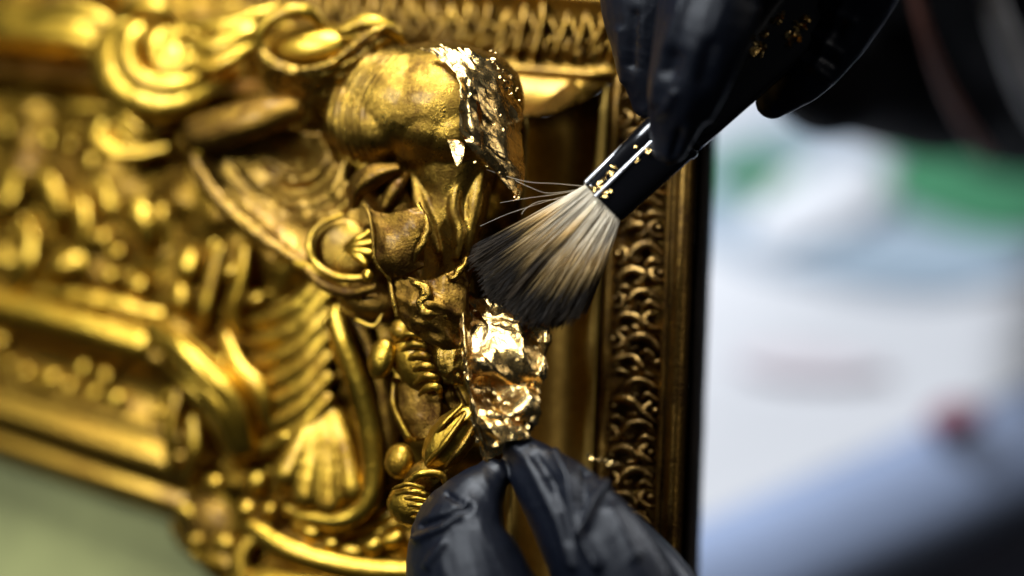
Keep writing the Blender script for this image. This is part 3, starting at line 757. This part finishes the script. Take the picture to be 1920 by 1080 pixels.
def hairs(n, name, r0, strays=None):
    vs, fs, cs = [], [], []
    clumps = [(ru(-1, 1), ru(-1, 1), ru(-12, 12), ru(-12, 12), random.gauss(0, .3)) for _ in range(110)]
    for i in range(n):
        if strays:
            pts = spline(strays[i], 6); u = v = 0; jit = 0.2
            rr = [r0] * len(pts); tc = [0.1] * len(pts)
        else:
            u, v = ru(-1, 1), ru(-1, 1)
            if u * u * .6 + v * v > 1.25: v *= .6
            jit = random.gauss(0, .35)
            base = np.array(BP(-2, 47 * u, 22 * v))
            q = (u + 1) / 2
            tipc = spline([(886, 482, 318), (930, 568, 322), (1004, 606, 310), (1084, 590, 286)], 24)[min(72, int(q * 72))]
            tip = tipc + np.array((ru(-9, 9), ru(-9, 9), 34 * v + ru(-6, 6)))
            cl = min(clumps, key=lambda c_: (c_[0] - u) ** 2 + (c_[1] - v) ** 2 * .3)
            tip = tip + np.array((cl[2], cl[3], 0)) + (np.array(((cl[0] - u) * 60, (u - cl[0]) * 20, (cl[1] - v) * 14)))
            jit = jit * .6 + cl[4]
            k = 1 - abs(random.gauss(0, .085)) - (0.25 * rnd() if rnd() < .15 else 0)
            tip = base + (tip - base) * k
            ctr = base + (tip - base) * .5 + np.array((0, 0, 16 * v)) + np.array(((u * 10), (u * -12) , 0)) + np.array((ru(-4, 4), ru(-4, 4), ru(-3, 3)))
            ts = [0, .18, .36, .52, .68, .84, 1.0]
            pts = np.array([base * (1 - t) ** 2 + 2 * ctr * t * (1 - t) + tip * t * t for t in ts])
            rr = [r0 * (1 - .55 * t ** 2) for t in ts]; tc = ts
        b0 = len(vs)
        for kx, p in enumerate(pts):
            d = pts[min(kx + 1, len(pts) - 1)] - pts[max(kx - 1, 0)]
            d = d / (np.linalg.norm(d) + 1e-9)
            s1 = np.cross(d, (0, 0, 1.0)); s1 /= np.linalg.norm(s1) + 1e-9
            s2_ = np.cross(s1, d)
            col = hair_col(tc[kx], jit)
            for a in (0, 2.094, 4.189):
                vs.append(P(p + s1 * (rr[kx] * math.cos(a)) + s2_ * (rr[kx] * math.sin(a))))
                cs.append((*np.clip(col, 0, 1), 1))
        for kx in range(len(pts) - 1):
            for j in range(3):
                a = b0 + kx * 3 + j; c_ = b0 + kx * 3 + (j + 1) % 3
                fs.append((a, c_, c_ + 3, a + 3))
    me = bpy.data.meshes.new(name)
    org = br.location
    me.from_pydata([v_ - org for v_ in vs], [], fs)
    ca = me.color_attributes.new('hair', 'FLOAT_COLOR', 'POINT')
    ca.data.foreach_set('color', [x for c in cs for x in c])
    me.polygons.foreach_set('use_smooth', [True] * len(me.polygons))
    me.materials.append(M_HAIR); me.update()
    o = bpy.data.objects.new(name, me); COL.objects.link(o); o.parent = br
    return o
hb = hairs(9500, 'bristles', 0.9); hb['kind'] = 'stuff'
sp = [[(1096, 349, 270), (1040, 344, 300), (985, 340, 320), (912, 318, 330)], [(1092, 354, 270), (1030, 362, 300), (996, 352, 316), (966, 338, 322)],
      [(1090, 356, 270), (1030, 366, 296), (985, 372, 314), (938, 380, 322)], [(1060, 372, 270), (1010, 378, 300), (985, 392, 318), (978, 402, 320)],
      [(1084, 360, 272), (1010, 382, 300), (950, 402, 316), (900, 424, 322)]]
hairs(len(sp), 'stray_hair', 0.55, sp)['kind'] = 'stuff'
L = []
def on_brush(l, u, s, n=1, sp_=4):
    for i in range(n):
        q = BP(l + ru(-sp_, sp_), u + ru(-sp_, sp_), 31); L.append((q[0], q[1], q[2], s * ru(.6, 1.2)))
for l, u, s, n in ((4, -30, 6, 4), (16, -26, 7, 6), (30, -28, 5, 4), (46, -30, 4, 4), (60, -34, 4, 3), (14, -8, 6, 5), (24, -6, 4, 3), (70, -20, 3, 2), (100, -14, 5, 3), (118, -32, 4, 3), (128, -14, 7, 5), (132, -4, 5, 3)):
    on_brush(l, u, s, n)
flecks(L, 'gold_fleck', fer)
L = []
for cx, cy, n, s, spd in ((1424, 90, 9, 7, 10), (1436, 62, 5, 6, 6), (1452, 34, 6, 6, 8), (1466, 30, 4, 5, 6), (1488, 72, 9, 7, 12), (1500, 50, 7, 7, 9), (1512, 32, 5, 6, 7), (1414, 72, 3, 4, 6), (1480, 84, 4, 5, 5)):
    for i in range(n):
        px, py = cx + ru(-spd, spd), cy + ru(-spd, spd)
        rel = np.array((px - BA[0], py - BA[1])); l = rel.dot((0.707, -0.69)); 
        u = rel.dot((0.70, 0.714)); q = BP(l, u, 33)
        L.append((px, py, q[2] + 3, s * ru(.8, 1.5)))
flecks(L, 'gold_fleck', hdl)

# ------------------------------------------------------------------ person: sleeves and two gloved hands
pe = empty('person', Vector((0.45, 1.05, 0.35)), 'person in black clothes and black gloves brushing gold leaf onto the frame', 'person')
def seg_d(px, py, pl):
    best = 1e9
    for (x1, y1), (x2, y2) in zip(pl, pl[1:]):
        dx, dy = x2 - x1, y2 - y1
        t = max(0, min(1, ((px - x1) * dx + (py - y1) * dy) / (dx * dx + dy * dy)))
        best = min(best, math.hypot(px - x1 - t * dx, py - y1 - t * dy))
    return best
def fold(axis, amp, seed, creases=()):
    ax = np.array(axis, float); ax /= np.linalg.norm(ax)
    pr = np.array((-ax[1], ax[0]))
    def f(x, y, h, n):
        a = x * ax[0] + y * ax[1]; b_ = x * pr[0] + y * pr[1]
        q = Vector((b_ / 46 + seed, a / 150, h / 60))
        d = amp * (noise.ridged_multi_fractal(q, 1.0, 2.0, 2, 1.0, 2.0) - 1.2)
        q2 = Vector((b_ / 90 + seed, a / 34, h / 60))
        m_ = max(0, noise.noise(Vector((x / 70, y / 70, seed))) )
        d += amp * 1.3 * m_ * noise.noise(q2)
        d += 1.5 * max(0, noise.noise(Vector((x / 90 + 7, y / 90, seed)))) * noise.noise(Vector((b_ / 70, a / 9, seed)))
        if n.dot(FWD) < 0.1:
            for pl, a_, w_, h0 in creases:
                if h < h0: continue
                e_ = seg_d(x, y, pl) / w_
                if e_ < 3: d += a_ * math.exp(-e_ * e_)
        return d
    return f
# upper hand: index in front of the handle, middle beside it, thumb behind, ring and little finger curled above
u = MB()
u.tube([(1400, -260, 330, 100), (1356, -110, 360, 98), (1322, 30, 372, 92), (1290, 140, 352, 74), (1266, 225, 318, 54), (1256, 272, 304, 38)], seg=24)   # index
u.tube([(1300, -300, 220, 95), (1230, -130, 240, 92), (1208, 0, 240, 84), (1210, 110, 226, 58), (1216, 190, 214, 36)], seg=24)            # middle
u.tube([(1240, -330, 140, 90), (1180, -190, 140, 84), (1180, -60, 140, 66), (1205, 20, 140, 46)], seg=24)            # ring
u.tube([(1250, -380, 40, 80), (1190, -270, 30, 70), (1190, -170, 30, 54), (1215, -100, 40, 40)], seg=24)            # little
u.tube([(1660, -260, 120, 110), (1640, -110, 96, 92), (1584, 24, 70, 74), (1520, 118, 60, 62), (1470, 172, 56, 44), (1448, 192, 56, 32)], seg=24)         # thumb
u.tube([(1330, -300, 220, 120), (1430, -400, 180, 170), (1540, -460, 140, 180), (1660, -520, 100, 190)], seg=28)            # palm
u.tube([(1560, -330, 180, 150), (1640, -240, 130, 120)], seg=24)
gl = u.build('glove', M_GLOVE, pe, voxel=0.00045, smooth_it=10, post=fold((-0.25, 1), 2.0, 3.0, (
    ([(1290, -20), (1246, 90), (1232, 150), (1230, 190)], 9, 13, 300), ([(1262, 108), (1256, 132)], -10, 14, 300), ([(1262, 176), (1248, 205), (1236, 215)], 6, 9, 290),
    ([(1412, 20), (1368, 133), (1330, 221)], 9, 12, 290), ([(1330, 90), (1318, 150)], -7, 16, 300), ([(1290, 240), (1275, 285)], 5, 8, 280), ([(1275, 250), (1262, 290)], -5, 7, 280),
    ([(1160, 60), (1168, 150)], 5, 10, 200), ([(1190, 30), (1186, 120)], -5, 10, 200),
    ([(1520, 20), (1570, 60)], -5, 12, 60), ([(1516, 58), (1576, 100)], 5, 7, 60), ([(1518, 90), (1566, 122)], -6, 7, 60), ([(1500, 108), (1556, 150)], 5, 8, 60), ([(1540, 10), (1600, 40)], 5, 9, 60), ([(1590, -20), (1560, 60), (1530, 120)], 6, 8, 60))))
gl['label'] = 'black glove of the hand gripping the brush'
# lower hand: thumb and index pinching the leaf, other fingers curled below
d = MB()
d.tube([(922, 894, 316, 36), (888, 940, 336, 66), (866, 1000, 350, 96), (880, 1100, 350, 122), (930, 1230, 330, 140)], seg=26)
d.tube([(978, 848, 306, 37), (1012, 890, 318, 60), (1074, 962, 330, 86), (1140, 1064, 330, 108), (1190, 1180, 310, 118), (1190, 1330, 290, 120)], seg=26)
d.tube([(1070, 960, 230, 40), (1120, 1000, 220, 70), (1190, 1080, 220, 90), (1250, 1190, 230, 100), (1240, 1340, 240, 110)], seg=24)
d.tube([(1120, 1140, 120, 50), (1180, 1120, 120, 80), (1260, 1180, 130, 90), (1270, 1330, 180, 100)], seg=24)
d.tube([(1140, 1240, 60, 50), (1200, 1220, 60, 70), (1270, 1280, 90, 80), (1280, 1400, 150, 90)], seg=24)
d.tube([(1000, 1330, 300, 130), (1120, 1380, 270, 170), (1200, 1500, 230, 170), (1300, 1640, 190, 160)], seg=28)
g2 = d.build('glove', M_GLOVE, pe, voxel=0.00045, smooth_it=9, post=fold((0.45, 0.9), 2.0, 9.0, (
    ([(1040, 850), (1064, 894), (1075, 950), (1086, 1003)], 10, 9, 340), ([(1140, 900), (1108, 950), (1090, 1003), (1120, 1060)], 11, 10, 340), ([(1100, 880), (1092, 940)], -12, 12, 340),
    ([(965, 836), (1000, 880), (1043, 968), (1072, 1060)], 7, 11, 320), ([(1008, 860), (1040, 910)], -6, 10, 320), ([(1030, 900), (1060, 960), (1072, 1010)], -6, 10, 340),
    ([(790, 986), (846, 966), (880, 950)], -9, 7, 330), ([(780, 1010), (830, 990), (858, 968)], 8, 8, 330), ([(838, 926), (862, 942)], -7, 6, 330), ([(800, 1060), (830, 1020)], 6, 9, 340), ([(1150, 960), (1190, 1040)], 7, 12, 320))))
g2['label'] = 'black glove of the hand pinching the gold leaf'
L = [(1100 + 45 * t + ru(-3, 3), 856 + 14 * t + ru(-3, 3), 300, ru(3, 6)) for t in [i / 14 for i in range(15)]]
flecks(L, 'gold_fleck', g2)
# body: torso leaning in from the right with both sleeves, one surface
b = MB()
def mt(p, r): return (*p, r)
WR = P((1660, -520, 100)); WL = P((1300, 1640, 190))
EL = W(2150, 30, 0.92); SH = W(2350, -900, 1.10)
b.tube([mt(WR, .026), mt(W(1800, -130, .74), .034), mt(W(1960, -10, .84), .044), mt(EL, .05), mt(W(2300, -400, 1.05), .058), mt(SH, .066)], seg=24, sub=5)
b.tube([mt(WL, .026), mt(W(1500, 1900, .62), .036), mt(W(1900, 2100, .72), .046), mt(W(2500, 1400, .95), .055), mt(W(2700, 300, 1.1), .066)], seg=24, sub=5)
b.tube([mt(W(2900, 2600, 1.35), .16), mt(W(2750, 1400, 1.3), .15), mt(W(2600, 300, 1.2), .165), mt(W(2500, -500, 1.15), .15), mt(W(2450, -1000, 1.12), .08), mt(W(2400, -1300, 1.10), .055)], seg=28, sub=6)
b.tube([mt(W(1468, 150, .70), .010), mt(W(1560, 120, .74), .0185), mt(W(1700, 115, .80), .027), mt(W(1950, 110, .90), .041), mt(W(2200, 100, 1.0), .05)], seg=24, sub=5)
def bfold(x, y, h, n): return 40 * noise.noise(Vector((x / 260, y / 160, h / 400)))
b.build('body', M_CLOTH, pe, mapper=ident, voxel=0.004, smooth_it=6, post=bfold)
s = MB().tube([mt(W(1705, -60, .69), .0016), mt(W(1735, 60, .70), .0017), mt(W(1780, 180, .73), .0018), mt(W(1850, 298, .77), .0018)], seg=10)
s.build('strap', M_STRAP, pe, mapper=ident)['label'] = 'thin brown strap'
s = MB().tube([mt(W(1842, -60, .70), .0036), mt(W(1880, 60, .71), .0038), mt(W(1930, 180, .74), .004), mt(W(2000, 280, .80), .004)], seg=12)
s.build('strap', M_GREYS, pe, mapper=ident)['label'] = 'grey strap'

# ------------------------------------------------------------------ table behind
ZT = 0.948
def hit(x, y, z=ZT):
    dr = W(x, y, 1.0) - CAM
    return CAM + dr * ((z - CAM.z) / dr.z)
A0, A1 = hit(1180, 1050), hit(2080, 668)
ed = (A1 - A0).normalized(); back = Vector((-ed.y, ed.x, 0))
if back.y < 0: back = -back
A0 = A0 - ed * 0.15; A1 = A1 + ed * 0.5
tb = empty('table', Vector(((A0.x + A1.x) / 2, (A0.y + A1.y) / 2, 0)), 'table covered in white paper with a shade-tinted blue-grey edge behind the frame', 'table')
def slab(name, mat, p0, p1, dep, z0, z1, off=0.0, parent=tb, bevel=0.004):
    c = (p0 + p1) / 2 + back * (dep / 2 + off); c.z = (z0 + z1) / 2
    return MB().box(c, (p1 - p0) / 2, back * dep / 2, Vector((0, 0, (z1 - z0) / 2))).build(name, mat, parent, mapper=ident, smooth=False, bevel=bevel)
slab('tabletop', M_DARKB, A0, A1, 0.75, ZT - 0.040, ZT - 0.001)
dm = MB(); secs = []
for q in (A0, A1):
    secs.append([tuple(q + back * a + Vector((0, 0, z - q.z))) for a, z in ((0.004, ZT - .0004), (-0.004, ZT - .001), (-0.012, ZT - .006), (-0.020, ZT - .018), (-0.024, ZT - .030), (-0.018, ZT - .030), (-0.012, ZT - .018), (-0.004, ZT - .008), (0.004, ZT - .004))])
dm.loft(secs[0], secs[1], 40)
dm.build('cloth_edge', M_EDGE, tb, mapper=ident, rough=(14, 260))
slab('paper_cover', M_SHEET, A0, A1, 0.742, ZT - 0.0006, ZT, 0.004, bevel=None)
slab('apron', M_DARKB, A0 + ed * 0.22, A1 - ed * 0.05, 0.02, ZT - 0.30, ZT - 0.041, -0.016, bevel=0.002)
for q in (A0 + ed * .06, A1 - ed * .06):
    for o_ in (0.06, 0.66):
        slab('leg', M_DARKB, q - ed * .025, q + ed * .025, 0.05, 0.0, ZT - 0.041, o_, bevel=0.003)
fl_ = MB().box((0, 1.0, -0.01), (4, 0, 0), (0, 4, 0), (0, 0, .01)).build('floor', M_FLOOR, None, mapper=ident, smooth=False)
fl_['kind'] = 'structure'
def rag(name, mat, poly, hgt, seed, label, cat, group=None, flat=False):
    """crumpled cloth lying on the table, outline given by picture corners"""
    P4 = [hit(*q) for q in poly]
    n = 28; m = MB()
    for L_ in (0, 1):
        for i in range(n + 1):
            for j in range(n + 1):
                u_, v_ = i / n, j / n
                # round the corners
                a, b2 = 2 * u_ - 1, 2 * v_ - 1
                a2, b3 = a * math.sqrt(1 - b2 * b2 / 2), b2 * math.sqrt(1 - a * a / 2)
                k = 1 + 0.14 * noise.noise((a2 * 1.6 + seed, b3 * 1.6, seed))
                u2, v2 = (a2 * k + 1) / 2, (b3 * k + 1) / 2
                p = (P4[0] * (1 - u2) + P4[1] * u2) * (1 - v2) + (P4[3] * (1 - u2) + P4[2] * u2) * v2
                e = max(0.0, 1 - (a2 * a2 + b3 * b3))
                z = hgt * (e ** .5) * (0.55 + 0.6 * abs(noise.noise((u2 * 4 + seed, v2 * 4, 1.0)))) if not flat else 0.0
                m.v.append((p.x, p.y, ZT + 0.0008 + (0.0015 + z if L_ == 0 else 0)))
    S = (n + 1) ** 2
    for i in range(n):
        for j in range(n):
            a = i * (n + 1) + j
            m.f.append((a, a + 1, a + n + 2, a + n + 1)); m.f.append((a + S, a + n + 1 + S, a + n + 2 + S, a + 1 + S))
    for i in range(n):
        for (a, b2) in ((i, i + 1), (n * (n + 1) + i + 1, n * (n + 1) + i), ((i + 1) * (n + 1), i * (n + 1)), (i * (n + 1) + n, (i + 1) * (n + 1) + n)):
            m.f.append((b2, a, a + S, b2 + S))
    return tag(m.build(name, mat, None, mapper=ident), label, cat, group)
M_GREYP = plain('blue_grey_paper', (0.36, 0.43, 0.51), 0.7, 0.1, 80, 0.06, 10)
rag('paper_sheet', M_GREYP, [(1250, 200), (2150, 180), (2180, 540), (1260, 560)], 0, 6.0, 'large blue-grey paper sheet under the green and white cloths', 'paper', 'papers on the table', True)
ZT += 0.003
rag('cloth', M_WHITE, [(1365, 430), (1620, 290), (1720, 390), (1450, 520)], 0.014, 1.0, 'crumpled white cloth between the two green cloths on the table', 'cloth', 'cloths on the table')
rag('cloth', M_GREEN, [(1600, 280), (2060, 270), (2080, 470), (1690, 450)], 0.006, 2.0, 'large green cloth at the right end of the table', 'cloth', 'cloths on the table')
rag('cloth', M_GREEN, [(1330, 305), (1500, 298), (1515, 375), (1330, 400)], 0.006, 3.0, 'small green cloth just right of the frame edge', 'cloth', 'cloths on the table')
rag('paper_sheet', M_BLUEP, [(1500, 480), (1960, 470), (1960, 560), (1440, 530)], 0, 4.0, 'pale blue paper sheet lying in front of the cloths', 'paper', 'papers on the table', True)
rag('paper_sheet', M_PINK, [(1380, 660), (1660, 690), (1660, 730), (1370, 720)], 0, 5.0, 'pale pink paper sheet near the front of the table', 'paper', 'papers on the table', True)
ZT -= 0.003
rb = hit(1790, 812)
tag(MB().blob((rb.x, rb.y, ZT + .006), (.011, .007, .006), 20).build('red_lump', M_RED, None, mapper=ident), 'small dull red lump at the table edge', 'red lump')
